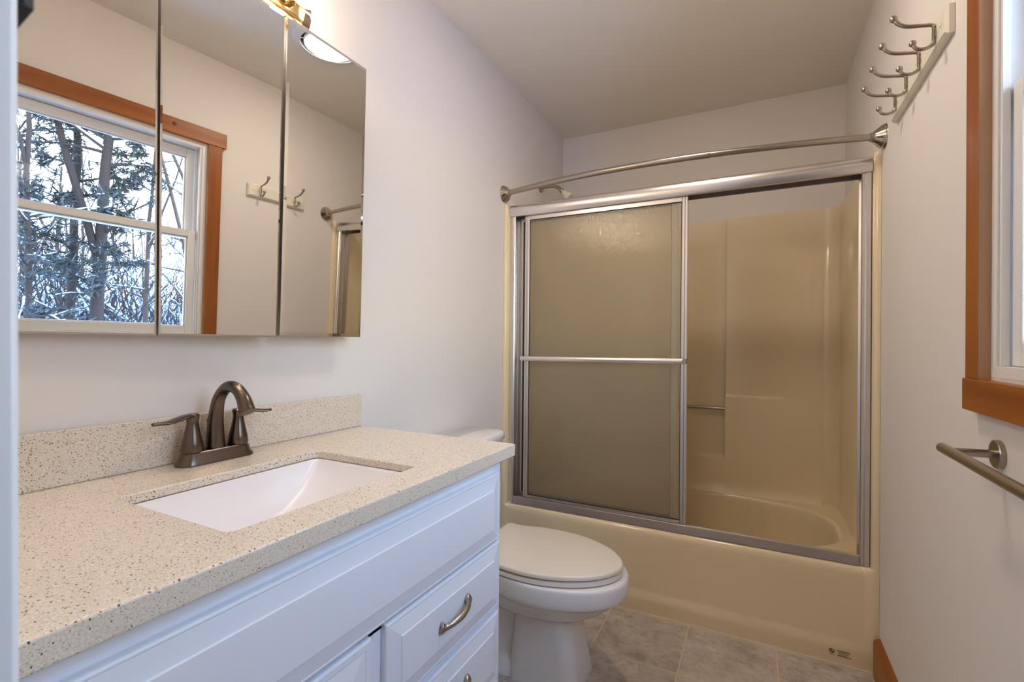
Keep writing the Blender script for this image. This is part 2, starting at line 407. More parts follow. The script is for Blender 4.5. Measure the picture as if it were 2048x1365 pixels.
# ------------------------------------------------------------------ vanity
CZ0, CZ1, CX, CY0, CY1 = .862, .8944, .566, .06, 1.1335
FX = .540
vn = thing('vanity_cabinet', 'white raised-panel vanity cabinet under the speckled counter', 'cabinet', (.27, .58, 0))
vb = MB()
vb.box(.001, FX-.02, .062, .08, .10, CZ0-.0005).box(.001, FX-.02, 1.080, 1.098, .10, CZ0-.0005).box(.001, .012, .08, 1.08, .10, CZ0-.0005)
vb.box(.012, FX-.02, .08, 1.08, .10, .118).box(.012, FX-.022, .632, .646, .118, .64).box(.001, FX-.075, .062, 1.098, .0, .0995)
vb.build('carcass', m_white, vn, False)
ff = MB()                                           # face frame with openings behind the fronts
ff.box(FX-.02, FX, .062, .10, .10, CZ0-.0005).box(FX-.02, FX, 1.064, 1.098, .10, CZ0-.0005).box(FX-.02, FX, .60, .668, .10, .66)
ff.box(FX-.02, FX, .10, 1.064, .815, CZ0-.0005).box(FX-.02, FX, .10, 1.064, .648, .68).box(FX-.02, FX, .10, 1.064, .10, .125)
ff.box(FX-.02, FX, .652, 1.064, .474, .50).box(FX-.02, FX, .652, 1.064, .286, .31)
ff.build('face_frame', m_white, vn, True, .0008)
def front(name, y0, y1, z0, z1, bev=.036, lip=.006):
    def rg(i, x): return [(x, y0+i, z0+i), (x, y1-i, z0+i), (x, y1-i, z1-i), (x, y0+i, z1-i)]
    m = MB(); x0 = FX+.0004
    m.loft([rg(0, x0), rg(0, x0+.008), rg(.0012, x0+.0105), rg(.004, x0+.012), rg(lip, x0+.0122), rg(lip+.0006, x0+.0112), rg(bev, x0+.0165), rg(bev+.0006, x0+.0185)])
    return m.build(name, m_white, vn, False, .0006, 1)
front('false_front', .075, 1.072, .662, .832)
def pull(parent, yc, zc):
    p = MB(); x = FX+.018
    path = spline([(x+.001, yc-.052, zc-.006), (x+.008, yc-.043, zc-.007), (x+.017, yc-.028, zc-.004), (x+.022, yc, zc), (x+.019, yc+.028, zc+.006), (x+.009, yc+.043, zc+.008), (x+.001, yc+.052, zc+.006)], 6)
    n = len(path); rr = []
    for i in range(n):
        s_ = abs(i/(n-1)*2-1); rr.append(.0050+.0052*math.exp(-((s_-.86)/.16)**2)+.001*math.exp(-(s_/.3)**2))
    p.tube(path, rr, 12, True, 1.25)
    p.build('handle', m_nickel, parent)
for z0, z1 in ((.494, .657), (.312, .479), (.12, .298)):
    d = front('drawer', .657, 1.074, z0, z1); pull(d, .862, (z0+z1)/2+.004)
for y0, y1 in ((.352, .622), (.075, .345)):
    d = front('door', y0, y1, .118, .655, .05, .014)
    pull_y = .375 if y0 > .3 else .322
    p = MB(); x = FX+.0125
    p.tube(spline([(x+.001, pull_y, .49), (x+.02, pull_y, .515), (x+.024, pull_y, .545), (x+.02, pull_y, .575), (x+.001, pull_y, .60)], 6), .006, 12).build('handle', m_nickel, d)

ct = thing('countertop', 'speckled beige quartz counter with backsplash on the white vanity', 'countertop', (.28, .6, CZ0))
BX0, BX1, BY0, BY1 = .180, .486, .412, .821
ctm = MB().plate([(.001, CY0), (CX, CY0), (CX, CY1), (.001, CY1)], rrect(BX0, BX1, BY0, BY1, .016), CZ0, CZ1)
for v_ in ctm.bm.verts:
    if v_.co.z < CZ1-.001 and BX0-.02 < v_.co.x < BX1+.02 and BY0-.02 < v_.co.y < BY1+.02: v_.co.z = CZ1-.0175
ctm.build('slab', m_quartz, ct, True, .003, 3)
box('backsplash', m_quartz, .001, .020, CY0, CY1-.002, CZ1+.0002, CZ1+.101, ct, .002, 2)

sk = thing('sink_basin', 'white rectangular undermount sink basin set in the counter', 'sink', (.33, .61, .72))
rings = []
SZ = CZ1-.0183
for z, ix0, ix1, iy0, iy1, r in ((SZ, -.012, .012, -.012, .012, .02), (SZ, .004, -.004, .004, -.004, .014), (SZ-.006, .005, -.005, .008, -.008, .014), (SZ-.030, .009, -.010, .024, -.024, .016), (SZ-.060, .015, -.017, .052, -.054, .018), (SZ-.088, .023, -.026, .094, -.098, .02), (SZ-.108, .034, -.038, .140, -.144, .02), (SZ-.120, .06, -.064, .18, -.18, .016), (SZ-.124, .10, -.104, .19, -.19, .01)):
    rings.append([(x, y, z) for x, y in rrect(BX0+ix0, BX1+ix1, BY0+iy0, BY1+iy1, r, 8)])
skm = MB().loft(rings, True, False, True)
skb = skm.build('bowl', m_basin, sk, True, 0, 2, 60)
so = skb.modifiers.new('solid', 'SOLIDIFY'); so.thickness = .006; so.offset = -1
MB().lathe([(.0, .003), (.012, .003), (.02, .002), (.022, .0)], ((BX0+BX1)/2, (BY0+BY1)/2, SZ-.1235), 'Z', 24).build('drain', m_bronze, sk)

# faucet
fx, fy, fz = .060, .650, CZ1+.0004
fc = thing('faucet', 'dark brushed nickel two-handle faucet behind the sink', 'faucet', (fx, fy, fz))
rg = []
for z, ins in ((0, 0), (.004, 0), (.010, .004), (.024, .0075), (.027, .010)):
    rg.append([(x, y, fz+z) for x, y in rrect(fx-.027+ins, fx+.027-ins, fy-.083+ins*1.3, fy+.083-ins*1.3, .0265-ins, 8)])
MB().loft(rg).build('base', m_bronze, fc)
sp_ = spline([(fx-.002, fy, fz+.027), (fx-.003, fy, fz+.06), (fx-.001, fy, fz+.10), (fx+.010, fy, fz+.138), (fx+.038, fy, fz+.163), (fx+.070, fy, fz+.162), (fx+.094, fy, fz+.142), (fx+.106, fy, fz+.120), (fx+.110, fy, fz+.113)], 6)
n = len(sp_)
def rr_(i):
    s_ = i/(n-1)
    return .0185*(1-sm(s_/.45))+.0125*sm(s_/.45)+.004*sm((s_-.62)/.3)
MB().tube(sp_, [rr_(i) for i in range(n)], 22, True).build('spout', m_bronze, fc)
for sgn in (-1, 1):
    y = fy+sgn*.0508
    hd = MB().lathe([(.0, 0), (.0205, 0), (.0215, .004), (.0195, .02), (.0150, .040), (.0115, .058), (.0112, .066), (.0125, .074), (.0135, .078), (.010, .0815), (0, .082)], (fx, y, fz+.027), 'Z', 26)
    path = spline([(fx, y-sgn*.008, fz+.103), (fx+.003, y+sgn*.012, fz+.104), (fx+.008, y+sgn*.034, fz+.101), (fx+.015, y+sgn*.054, fz+.098), (fx+.020, y+sgn*(.070 if sgn > 0 else .086), fz+.0985)], 6)
    rings = []
    for i, p in enumerate(path):
        s_ = i/(len(path)-1); wd_ = .0095+.004*math.sin(PI*min(1, s_*1.0))-.006*max(0, (s_-.85)/.15); th = .0055-.0022*s_
        tng = (path[min(i+1, len(path)-1)]-path[max(i-1, 0)]).normalized(); sd = Vector((0, 0, 1)).cross(tng).normalized()
        rings.append([p+sd*wd_*math.cos(2*PI*k/14)+Vector((0, 0, 1))*th*math.sin(2*PI*k/14) for k in range(14)])
    hd.loft(rings)
    hd.build('handle', m_bronze, fc)
lr = MB().tube([(fx-.024, fy, fz+.026), (fx-.024, fy, fz+.080)], .0028, 10).lathe([(.002, 0), (.006, .004), (.007, .010), (.004, .016), (.0, .017)], (fx-.024, fy, fz+.076), 'Z', 14)
lr.build('lift_rod', m_bronze, fc)

# ------------------------------------------------------------------ mirror cabinet
mc = thing('mirror_cabinet', 'three-door frameless mirrored medicine cabinet above the vanity', 'medicine cabinet', (.03, .64, 1.17))
box('body', m_trimw, .0005, .0215, .285, 1.05, 1.19, 1.955, mc, .001)
def mdoor(y0, y1, z0, z1, X, al, be, bev=.009):
    Y0, Y1 = (lambda z: y0[0]+(y0[1]-y0[0])*(z-z0)/(z1-z0)), (lambda z: y1[0]+(y1[1]-y1[0])*(z-z0)/(z1-z0))
    def px(y, z, off): return X+be*(y-.7)+al*(z-1.5)+off
    def rg(i, off): return [(px(y, z, off), y, z) for y, z in ((Y0(z0+i)+i, z0+i), (Y1(z0+i)-i, z0+i), (Y1(z1-i)-i, z1-i), (Y0(z1-i)+i, z1-i))]
    bk = MB().loft([rg(.0, -.014), rg(.0, -.0045)]); p = bk.build('door', m_alud, mc, False)
    g = MB().loft([rg(.0, -.004), rg(.0, -.0009), rg(bev, 0)]); g.build('mirror', m_mirror, p, False)
mdoor((.262, .250), (.5325, .5190), 1.1688, 1.966, .07, .0225, .0686, .004)
mdoor((.5362, .5245), (.7925, .7910), 1.1700, 1.970, .07, .0205, .0686, .004)
mdoor((.8045, .8010), (1.0716, 1.0632), 1.1748, 1.9751, .07, .026, .027)

# ------------------------------------------------------------------ vanity light
vl = thing('vanity_light', 'brass bath bar light with globe bulbs above the mirror cabinet', 'light fixture', (.0, .6, 2.03))
def oval(y, hz, dx): return [(.0005 if math.cos(a) < 0 else .0005+dx*max(0, math.cos(a)), y, 2.057+hz*math.sin(a)) for a in [2*PI*k/24 for k in range(24)]]
vbk = MB(); prof = [(.0005, 2.007), (.022, 2.007), (.028, 2.014), (.028, 2.024), (.034, 2.030), (.034, 2.084), (.028, 2.090), (.028, 2.100), (.022, 2.107), (.0005, 2.107)]
vbk.loft([[(x, y, z) for x, z in prof] for y in (.30, .895)]); vbk.build('backplate', m_brass, vl, True, .001)
for y, d in ((.895, 1), (.30, -1)):
    ec = MB()
    for i, (hz, dx, l0, l1) in enumerate(((.056, .046, -.012, .006), (.050, .040, .006, .013), (.043, .033, .013, .019), (.035, .025, .019, .025))):
        ec.loft([oval(y+d*l0, hz, dx), oval(y+d*(l1-.001), hz, dx), oval(y+d*l1, hz-.002, dx-.002)])
    ec.build('end_cap', m_pol, vl)
for y in (.838, .665, .485, .345):
    s = MB().lathe([(.0, 0), (.022, 0), (.022, .006), (.017, .010), (.0165, .032), (.0, .032)], (.0342, y, 2.062), 'X', 24).build('socket', m_brass, vl)
    rb = .047; cxb = .0342+.032+.045
    MB().lathe([(.013, -.047), (.014, -.042)]+[(rb*math.sin(R(a)), -rb*math.cos(R(a))) for a in range(22, 181, 10)]+[(.0, rb)], (cxb, y, 2.062), 'X', 28).build('bulb', m_bulb, s)

# ceiling fan light
cf = thing('exhaust_fan_light', 'round white ceiling exhaust fan with lit lens seen in the right mirror', 'ceiling light', (.855, 1.517, H))
MB().lathe([(.160, .0002), (.160, .006), (.150, .014), (.128, .020), (.1255, .020), (.1255, .008), (.128, .0002)], (.855, 1.517, H), '-Z', 48, False).build('ring', m_fan, cf)
MB().lathe([(.1255, .0005), (.0, .0006)], (.855, 1.517, H), '-Z', 40).build('grille', m_dark, cf)
for k in range(12):
    a = 2*PI*k/12; c_, s_ = math.cos(a), math.sin(a)
    MB().tube([(.855+c_*.105, 1.517+s_*.105, H-.016), (.855+c_*.127, 1.517+s_*.127, H-.016)], .0022, 6).build('vent_rib', m_fan, cf)
MB().lathe([(.0, .001), (.108, .001), (.112, .010), (.112, .018), (.109, .021)], (.855, 1.517, H), '-Z', 48, True).build('lens_rim', m_fan, cf)
MB().lathe([(.107, .0212), (.10, .026), (.07, .033), (.0, .036)], (.855, 1.517, H), '-Z', 40).build('lens', m_lens, cf)

# ------------------------------------------------------------------ toilet
TY = 1.585
to = thing('toilet', 'white toilet with biscuit seat lid between vanity and tub', 'toilet', (.4, TY, 0))
LID = [(.226, .150), (.232, .166), (.246, .170), (.270, .165), (.31, .170), (.36, .182), (.43, .190), (.50, .188), (.57, .172), (.63, .145), (.68, .110), (.715, .070), (.735, .032), (.740, 0)]
lp = spline([(x, h, 0) for x, h in LID], 5)
def outline(k=1.0, dx=0, dy=0):
    half = [(p.x, p.y) for p in lp]
    pts = [(x+dx*(1 if x > .5 else 0), TY+h*k+(dy if h > .001 else 0)) for x, h in half]+[(x+dx*(1 if x > .5 else 0), TY-h*k-(dy if h > .001 else 0)) for x, h in half[-2::-1]]
    return pts
def ins(pts, d):
    cx = sum(p[0] for p in pts)/len(pts)
    return [(cx+(x-cx)*(1-d/.26), TY+(y-TY)*(1-d/.19)) for x, y in pts]
o_ = outline()
def stack(zs): return [[(x, y, z) for x, y in ins(o_, d)] for z, d in zs]
MB().loft(stack([(.4072, .012), (.4082, .004), (.4110, 0), (.4200, 0), (.4240, .004), (.4255, .012)])).build('seat_lid', m_seat, to, True, 0, 2, 50)
MB().loft(stack([(.3865, .012), (.3875, .004), (.390, .001), (.4005, .002), (.4035, .006), (.4045, .014)])).build('seat', m_seat, to, True, 0, 2, 50)
def egg(z, x0, x1, hw, p=2.2, n=56):
    cx = (x0+x1)/2; a = (x1-x0)/2; pts = []
    for k in range(n):
        t_ = 2*PI*k/n; c_, s_ = math.cos(t_), math.sin(t_)
        x = math.copysign(abs(c_)**(2/p), c_); y = math.copysign(abs(s_)**(2/p), s_)
        wf = 1-.10*max(0, x)-.06*max(0, -x)
        pts.append((cx+a*x, TY+hw*y*wf, z))
    return pts
bw = MB()
bw.loft([egg(.385, .225, .738, .185), egg(.3845, .215, .750, .196), egg(.3815, .213, .755, .1975), egg(.374, .212, .757, .199), egg(.338, .212, .758, .200), egg(.326, .213, .755, .1985), egg(.320, .216, .748, .195),
         egg(.3165, .220, .736, .188), egg(.306, .222, .724, .178), egg(.290, .222, .712, .168), egg(.262, .222, .680, .146), egg(.240, .225, .645, .124), egg(.225, .235, .612, .104, 2.6)], True, True, True)
bw.build('bowl', m_china, to, True, 0, 2, 60)
def sq(z, x0, x1, hw, r): return [(x, y, z) for x, y in rrect(x0, x1, TY-hw, TY+hw, r, 8)]
ped = MB()
ped.loft([sq(.285, .378, .580, .092, .055), sq(.22, .374, .585, .094, .055), sq(.12, .368, .598, .098, .05), sq(.04, .362, .612, .104, .045), sq(.012, .358, .617, .108, .045), sq(.0005, .358, .617, .109, .045)])
ped.build('pedestal', m_china, to, True, 0, 2, 60)
trp = MB()
trp.loft([sq(.36, .12, .40, .09, .05), sq(.26, .12, .40, .085, .05), sq(.17, .13, .40, .06, .05), sq(.06, .12, .40, .055, .05), sq(.03, .09, .40, .10, .05), sq(.0005, .085, .40, .104, .05)])
trp.build('trapway', m_china, to, True, 0, 2, 60)
for sgn in (-1, 1):
    MB().lathe([(.0, 0), (.016, 0), (.015, .012), (.009, .020), (.0, .022)], (.25, TY+sgn*.08, .0305), 'Z', 18).build('bolt_cap', m_china, to)
def resample(pts, n=72):
    P = [Vector(p) for p in pts]+[Vector(pts[0])]; L = [0]
    for p, q in zip(P, P[1:]): L.append(L[-1]+(q-p).length)
    out = []; k = 0
    for i in range(n):
        t_ = L[-1]*i/n
        while L[k+1] < t_: k += 1
        out.append(tuple(P[k].lerp(P[k+1], (t_-L[k])/max(L[k+1]-L[k], 1e-9))))
    return out
def tank_ring(z, x1, hw, r):
    base = resample([(x, y, z) for x, y in rrect(.018, x1, TY-hw, TY+hw, r, 6)])
    return [(x+(.02*(1-((y-TY)/hw)**2) if x > .1 else 0), y, z) for x, y, z in base]
MB().loft([tank_ring(z, x1, hw, .04) for z, x1, hw in ((.362, .165, .190), (.372, .172, .196), (.76, .185, .206))]).build('tank', m_china, to, True, 0, 2, 60)
MB().loft([tank_ring(z, x1, hw, .04) for z, x1, hw in ((.7604, .188, .209), (.763, .192, .213), (.785, .192, .213), (.792, .188, .209), (.795, .178, .199))]).build('tank_lid', m_china, to, True, 0, 2, 60)
fl = MB().lathe([(.0, 0), (.014, 0), (.014, .010), (.008, .014), (.0, .014)], (.196, TY-.16, .70), 'X', 18).tube([(.214, TY-.165, .70), (.218, TY-.09, .695)], .006, 10)
fl.build('flush_lever', m_pol, to)

# ------------------------------------------------------------------ bathtub and surround (one piece)
bt = thing('bathtub_surround', 'almond one-piece fiberglass tub and shower surround filling the far end', 'bathtub', (W/2, 2.5, 0))
YB = 2.862
prof = [(YT+.02, .0005), (YT-.003, .0005), (YT-.004, .050), (YT-.003, .066), (YT+.006, .084), (YT+.010, .100), (YT+.012, .30), (YT+.012, .330), (YT+.015, .346), (YT+.021, .355), (YT+.030, .3605), (YT+.045, .362), (YT+.10, .362)]
ap = MB()
xs = [.0008, .014, .022, .032, .045, .3, .6, .9, 1.2, 1.478, 1.490, 1.502, 1.510, W-.0008]
def apx(x, y, z):
    d = min(x, W-x); k = 1-sm((d-.014)/.03)         # the panel is framed by the flush side flanges
    if y < YT+.05: y += (YT-.001-y)*k if z > .06 else 0
    return (x, y, z)
ap.loft([[apx(x, y, z) for y, z in prof] for x in xs], False)
ap.build('apron', m_tub, bt, True, 0, 2, 50)
# deck with basin hole
def basin(k=0, n=72):
    x0, x1, y0, y1 = .085+k, 1.464-k*1.4, 2.185+k*.7, 2.824-k*.7
    cx, cy, a, b_ = .90, (y0+y1)/2, 0, (y1-y0)/2; pts = []
    for i in range(n):
        t_ = 2*PI*i/n; c_, s_ = math.cos(t_), math.sin(t_)
        if c_ >= 0: p = 2.75; a = x1-cx
        else: p = 5.0; a = cx-x0
        pts.append((cx+a*math.copysign(abs(c_)**(2/p), c_), cy+b_*math.copysign(abs(s_)**(2/p), s_)))
    return pts
DZ = .362
dk = MB().plate([(.012, YT+.09), (W-.012, YT+.09), (W-.012, 2.885), (.012, 2.885)], basin(), DZ-.012, DZ)
dk.build('deck', m_tub, bt, True, .003, 2, 50)
bs = MB().loft([[(x, y, z) for x, y in basin(k)] for z, k in ((DZ, 0), (DZ-.0015, .004), (DZ-.006, .009), (DZ-.014, .0125), (DZ-.05, .016), (.20, .035), (.12, .055), (.085, .075), (.07, .11), (.066, .17))], True, False, True)
bs.build('basin', m_tub, bt, True, 0, 2, 60)
# walls: a plan path swept in height
path = [(.0008, YT-.0008), (.010, YT-.001), (.016, YT+.002), (.020, YT+.010), (.022, YT+.03), (.026, YT+.2), (.03, 2.5), (.03, YB-.07)]
for i in range(1, 8): a = R(180-90*i/8); path.append((.10+.07*math.cos(a), YB-.07+.07*math.sin(a)))
xsb = sorted(set([.10, .2, .3, .4, .47, .4982, .5018, .55, .65, .75, .85, .93, .9782, .9818]+[.98+.02*k for k in range(1, 18)]+[1.36, 1.40, 1.424]))
nb0 = len(path)
for x in xsb: path.append((x, YB))
nb1 = len(path)
for i in range(1, 8): a = R(90-90*i/8); path.append((1.424+.07*math.cos(a), YB-.07+.07*math.sin(a)))
path += [(1.494, YB-.07), (1.494, 2.5), (1.498, YT+.2), (1.502, YT+.03), (1.504, YT+.010), (1.508, YT+.002), (1.514, YT-.001), (W-.0008, YT-.0008)]
zs = [DZ-.002, .366, .375, .39, .42, .46, .50, .53, .546, .554, .575, .62, .70, .78, .85, .872, .882, .888, .893, .90, .95, 1.1, 1.3, 1.5, 1.7, 1.80, 1.845, 1.852, 1.8555]
def disp(x, z):
    dy = 0
    if .5 < x < .98 and z > .55: return .034
    tx = (x-.98)/.33 if x >= .98 else ((.5-x)/.33 if x <= .5 else 0)
    amp = .026*(1-sm(tx)) if tx > 0 else .026
    if z < .885: dy = -amp
    elif z < .893: dy = -amp*.55
    if x > .98 or x < .5: pass
    return dy
rows = []
for z in zs:
    row = []
    for i, (x, y) in enumerate(path):
        yy = y
        if nb0 <= i < nb1:
            yy += disp(x, z)
        if z < .42:                                  # cove where the walls meet the deck
            k = (1-(z-DZ)/.058)**2*.018
            if nb0 <= i < nb1: yy -= k
        row.append((x, yy, z))
    rows.append(row)
def cap(x, y):
    if y > YT+.05: return (min(max((x-.762)*1.06+.762, .001), W-.001) if y < 2.8 else x if .05 < x < 1.47 else (.001 if x < .5 else W-.001), (YF-.001 if y > YB-.03 else y), 1.858)
    return (.0008 if x < .5 else W-.0008, max(y, YT+.004), 1.866)
rows.append([cap(x, y) for x, y in path])
wl = MB().loft(rows, False)
wl.build('wall_panel', m_tub, bt, True, 0, 2, 42)
gb = MB().tube([(.502, YB+.006, .812), (.978, YB+.006, .812)], .0085, 16)
gb.build('grab_bar', m_nickel, bt)
# printed certification mark on the apron (flat ink)
em = MB(); yk = YT-.0046
def disc(m, cx, cz, r0, r1, n=28):
    m.loft([[(cx+r*math.cos(2*PI*k/n), y_, cz+r*math.sin(2*PI*k/n)) for k in range(n)] for r, y_ in ((r1, yk+.0004), (r1, yk), (r0, yk), (r0, yk+.0004))], True, False, False)
disc(em, 1.3835, .0445, .0068, .0088)
em.tube([(1.3795, yk, .0488), (1.3825, yk, .0468), (1.3838, yk, .0440), (1.3868, yk, .0405)], .0019, 6)
em.tube([(1.3815, yk, .0462), (1.3850, yk, .0455)], .0012, 6)
em.box(1.376, 1.392, yk, yk+.0004, .0312, .0322)
em.build('printed_mark', m_ink, bt, False)
tx = MB()
rnd = random.Random(3)
for zi, (a, b_) in enumerate(((1.400, 1.440), (1.404, 1.436), (1.404, 1.438), (1.406, 1.430), (1.401, 1.444))):
    x = a; z = .0492-zi*.0045
    while x < b_:
        wd2 = rnd.uniform(.0015, .0065); tx.box(x, min(x+wd2, b_), yk, yk+.0004, z, z+(.0022 if zi in (0, 4) else .0013)); x += wd2+.0009
tx.build('printed_text', m_ink, bt, False)

# ------------------------------------------------------------------ shower door frame
JY0, JY1 = YT+.028, YT+.092
sf = thing('shower_door_frame', 'bright aluminium shower door frame with header, jambs and bottom track on the tub', 'shower door frame', (W/2, YT+.06, DZ))
hd = MB(); hp = [(JY0-.003, 1.7945), (JY0-.008, 1.7955), (JY0-.0115, 1.803), (JY0-.0138, 1.812), (JY0-.0146, 1.822), (JY0-.0140, 1.832), (JY0-.0115, 1.842), (JY0-.0078, 1.849), (JY0-.003, 1.852), (JY1, 1.852), (JY1, 1.790), (JY1-.004, 1.790), (JY1-.004, 1.84), (JY0+.004, 1.84), (JY0+.004, 1.7945)]
hd.loft([[(x, y, z) for y, z in hp] for x in (.0222, 1.5015)])
hd.build('header', m_alu, sf, True, .0006)
for x0, x1, inn in ((.0232, .052, 1), (1.4705, 1.5005, -1)):
    j = MB()
    if inn > 0: pf = [(x0, JY0), (x1-.012, JY0-.004), (x1-.004, JY0-.003), (x1, JY0), (x1, JY0+.006), (x0+.012, JY0+.012), (x0+.012, JY1-.012), (x1, JY1-.006), (x1, JY1), (x0, JY1)]
    else: pf = [(x1, JY0), (x1-.002, JY0-.004), (x0+.014, JY0-.004), (x0+.010, JY0), (x0+.002, JY0), (x0, JY0+.003), (x0, JY0+.008), (x1-.012, JY0+.012), (x1-.012, JY1-.012), (x0, JY1-.006), (x0, JY1), (x1, JY1)]
    j.loft([[(x, y, z) for x, y in pf] for z in (DZ+.0008, 1.7938)])
    j.build('jamb', m_alu, sf, True, 0, 2, 12)
tk = MB(); tp = [(JY0-.004, DZ+.0008), (JY0-.004, DZ+.014), (JY0-.002, DZ+.034), (JY0+.002, DZ+.036), (JY0+.004, DZ+.034), (JY0+.006, DZ+.016), (JY0+.030, DZ+.014), (JY0+.031, DZ+.022), (JY0+.034, DZ+.022), (JY0+.035, DZ+.014), (JY1-.006, DZ+.014), (JY1-.004, DZ+.018), (JY1, DZ+.018), (JY1, DZ+.0008)]
tk.loft([[(x, y, z) for y, z in tp] for x in (.0525, 1.470)])
tk.build('bottom_track', m_alud, sf, True, .0005)
def slider(name, label, x0, x1, yc, z0, z1, st, bar):
    d = thing(name, label, 'shower door', ((x0+x1)/2, yc, z0), 'sliding shower doors')
    f = MB(); y0, y1 = yc-.009, yc+.009
    def stile(a, b_):
        pf = [(a, y0+.003), (a+.004, y0), (a+(b_-a)*.45, y0), (a+(b_-a)*.5, y0+.003), (a+(b_-a)*.58, y0), (b_-.003, y0), (b_, y0+.003), (b_, y1), (a, y1)]
        f.loft([[(x, y, z) for x, y in pf] for z in (z0, z1)])
    stile(x0, x0+st); stile(x1-st, x1)
    f.box(x0+st, x1-st, y0, y1, z1-.021, z1).box(x0+st, x1-st, y0, y1, z0, z0+.021)
    f.build('frame', m_alu, d, True, 0, 2, 12)
    gk = MB(); a, b_, c_, d_ = x0+st, x1-st, z0+.021, z1-.021; y_ = yc-.0035
    for (xa, xb, za, zb) in ((a, a+.003, c_, d_), (b_-.003, b_, c_, d_), (a+.003, b_-.003, c_, c_+.003), (a+.003, b_-.003, d_-.003, d_)): gk.box(xa, xb, y_, y_+.007, za, zb)
    gk.build('gasket', m_dark, d, False)
    g = box('glass', m_obscure, x0+st+.0032, x1-st-.0032, yc-.0025, yc+.0025, z0+.0242, z1-.0242, d)
    for xr in (x0+.06, x1-.06):
        MB().lathe([(.0, -.003), (.009, -.003), (.010, 0), (.009, .003), (.0, .003)], (xr, yc, z1+.012), 'Y', 16).box(xr-.004, xr+.004, yc-.0015, yc+.0015, z1-.001, z1+.012).build('roller', m_fan, d)
    if not bar: box('added_bright_strip', m_vinyl, x1-st+.0005, x1-.0005, y0-.0012, y0-.0002, z0+.002, z1-.002, d)  # white strip added so the rear stile shows bright through the front glass
    if bar:
        zb = 1.0865; yb = JY0-.022
        tbm = MB(); pf = [(yb-.004, zb-.011), (yb-.007, zb-.004), (yb-.007, zb+.003), (yb-.003, zb+.010), (yb+.001, zb+.011), (yb+.001, zb-.011)]
        tbm.loft([[(x, y, z+.006*(x-x0)/(x1-x0)) for y, z in pf] for x in (x0-.002, x1-.014)])
        tbo = tbm.build('towel_bar', m_alu, d, True, .0006)
        br = MB()
        for xx, zz in ((x0+.002, zb), (x1-.018, zb+.006)): br.box(xx, xx+.018, yb+.0012, y0-.0002, zz-.011, zz+.010)
        br.build('bracket', m_nickel, tbo, True, .001)
    return d
slider('sliding_glass_door', 'front sliding obscure glass shower door carrying the towel bar', .098, .869, YT+.047, .390, 1.796, .026, True)
slider('sliding_glass_door', 'rear sliding obscure glass shower door behind the front one', .053, .824, YT+.077, .390, 1.796, .026, False)

# ------------------------------------------------------------------ curved curtain rod
cr_ = thing('curtain_rod', 'curved nickel shower curtain rod spanning above the sliding doors', 'curtain rod', (W/2, 2.05, 1.9))
def rod(x):
    s_ = x/W; y = 2.104+(2.058-2.104)*s_-.098*4*s_*(1-s_)*(1-.12*(s_-.5)); return (x, y, 1.9065-.0155*s_)
xm = .962
MB().tube([rod(.022+(xm-.022)*k/24) for k in range(25)], .0128, 18).build('outer_tube', m_nickel, cr_)
MB().tube([rod(xm+(W-.022-xm)*k/16) for k in range(17)], .0115, 18).build('inner_tube', m_nickel, cr_)
MB().tube([rod(xm-.006), rod(xm+.004)], .0137, 18).build('collar', m_pol, cr_)
pr = [(.040, .0005), (.042, .003), (.0405, .007), (.037, .010), (.0375, .013), (.033, .019), (.027, .025), (.020, .034), (.015, .040), (.0145, .046), (.0, .046)]
MB().lathe(pr, (0, rod(0)[1], 1.9065), (1, rod(.05)[1]*20-rod(0)[1]*20, 0), 36).build('flange', m_pol, cr_)
MB().lathe(pr, (W, rod(W)[1], 1.891), (-1, -(rod(W)[1]-rod(W-.05)[1])*20, 0), 36).build('flange', m_pol, cr_)

# ------------------------------------------------------------------ shower head
sh = thing('shower_head', 'white shower head on a nickel arm from the left wall', 'shower head', (.0, 2.555, 2.072))
MB().lathe([(.030, .0005), (.030, .003), (.024, .010), (.012, .014), (.0, .014)], (0, 2.555, 2.072), 'X', 28).build('flange', m_nickel, sh)
MB().tube(spline([(.010, 2.555, 2.072), (.06, 2.556, 2.072), (.10, 2.557, 2.064), (.128, 2.558, 2.040)], 8), .0095, 16).build('arm', m_nickel, sh)
ax = Vector((.70, .0, -.72)).normalized()
MB().lathe([(.0, 0), (.013, 0), (.014, .006), (.0135, .016), (.010, .020), (.0, .020)], (.126, 2.558, 2.042), ax, 20).build('swivel_nut', m_nickel, sh)
MB().lathe([(.0, 0), (.014, 0), (.017, .012), (.025, .032), (.029, .042), (.029, .056), (.025, .059), (.0, .059)], Vector((.126, 2.558, 2.042))+ax*.0205, ax, 28).build('head', m_cream, sh)

# ------------------------------------------------------------------ winter woods outside
GZ = -1.0
gd = MB(); rnd = random.Random(5)
nx, ny = 26, 40
vs = [[(W+.4+i*2.2, -30+j*2.0, GZ+rnd.uniform(-.1, .1)-.02*i) for j in range(ny)] for i in range(nx)]
gd.loft(vs, False); gd = gd.build('ground', m_shaded_snow, None, True, 0, 2, 180); struct(gd)

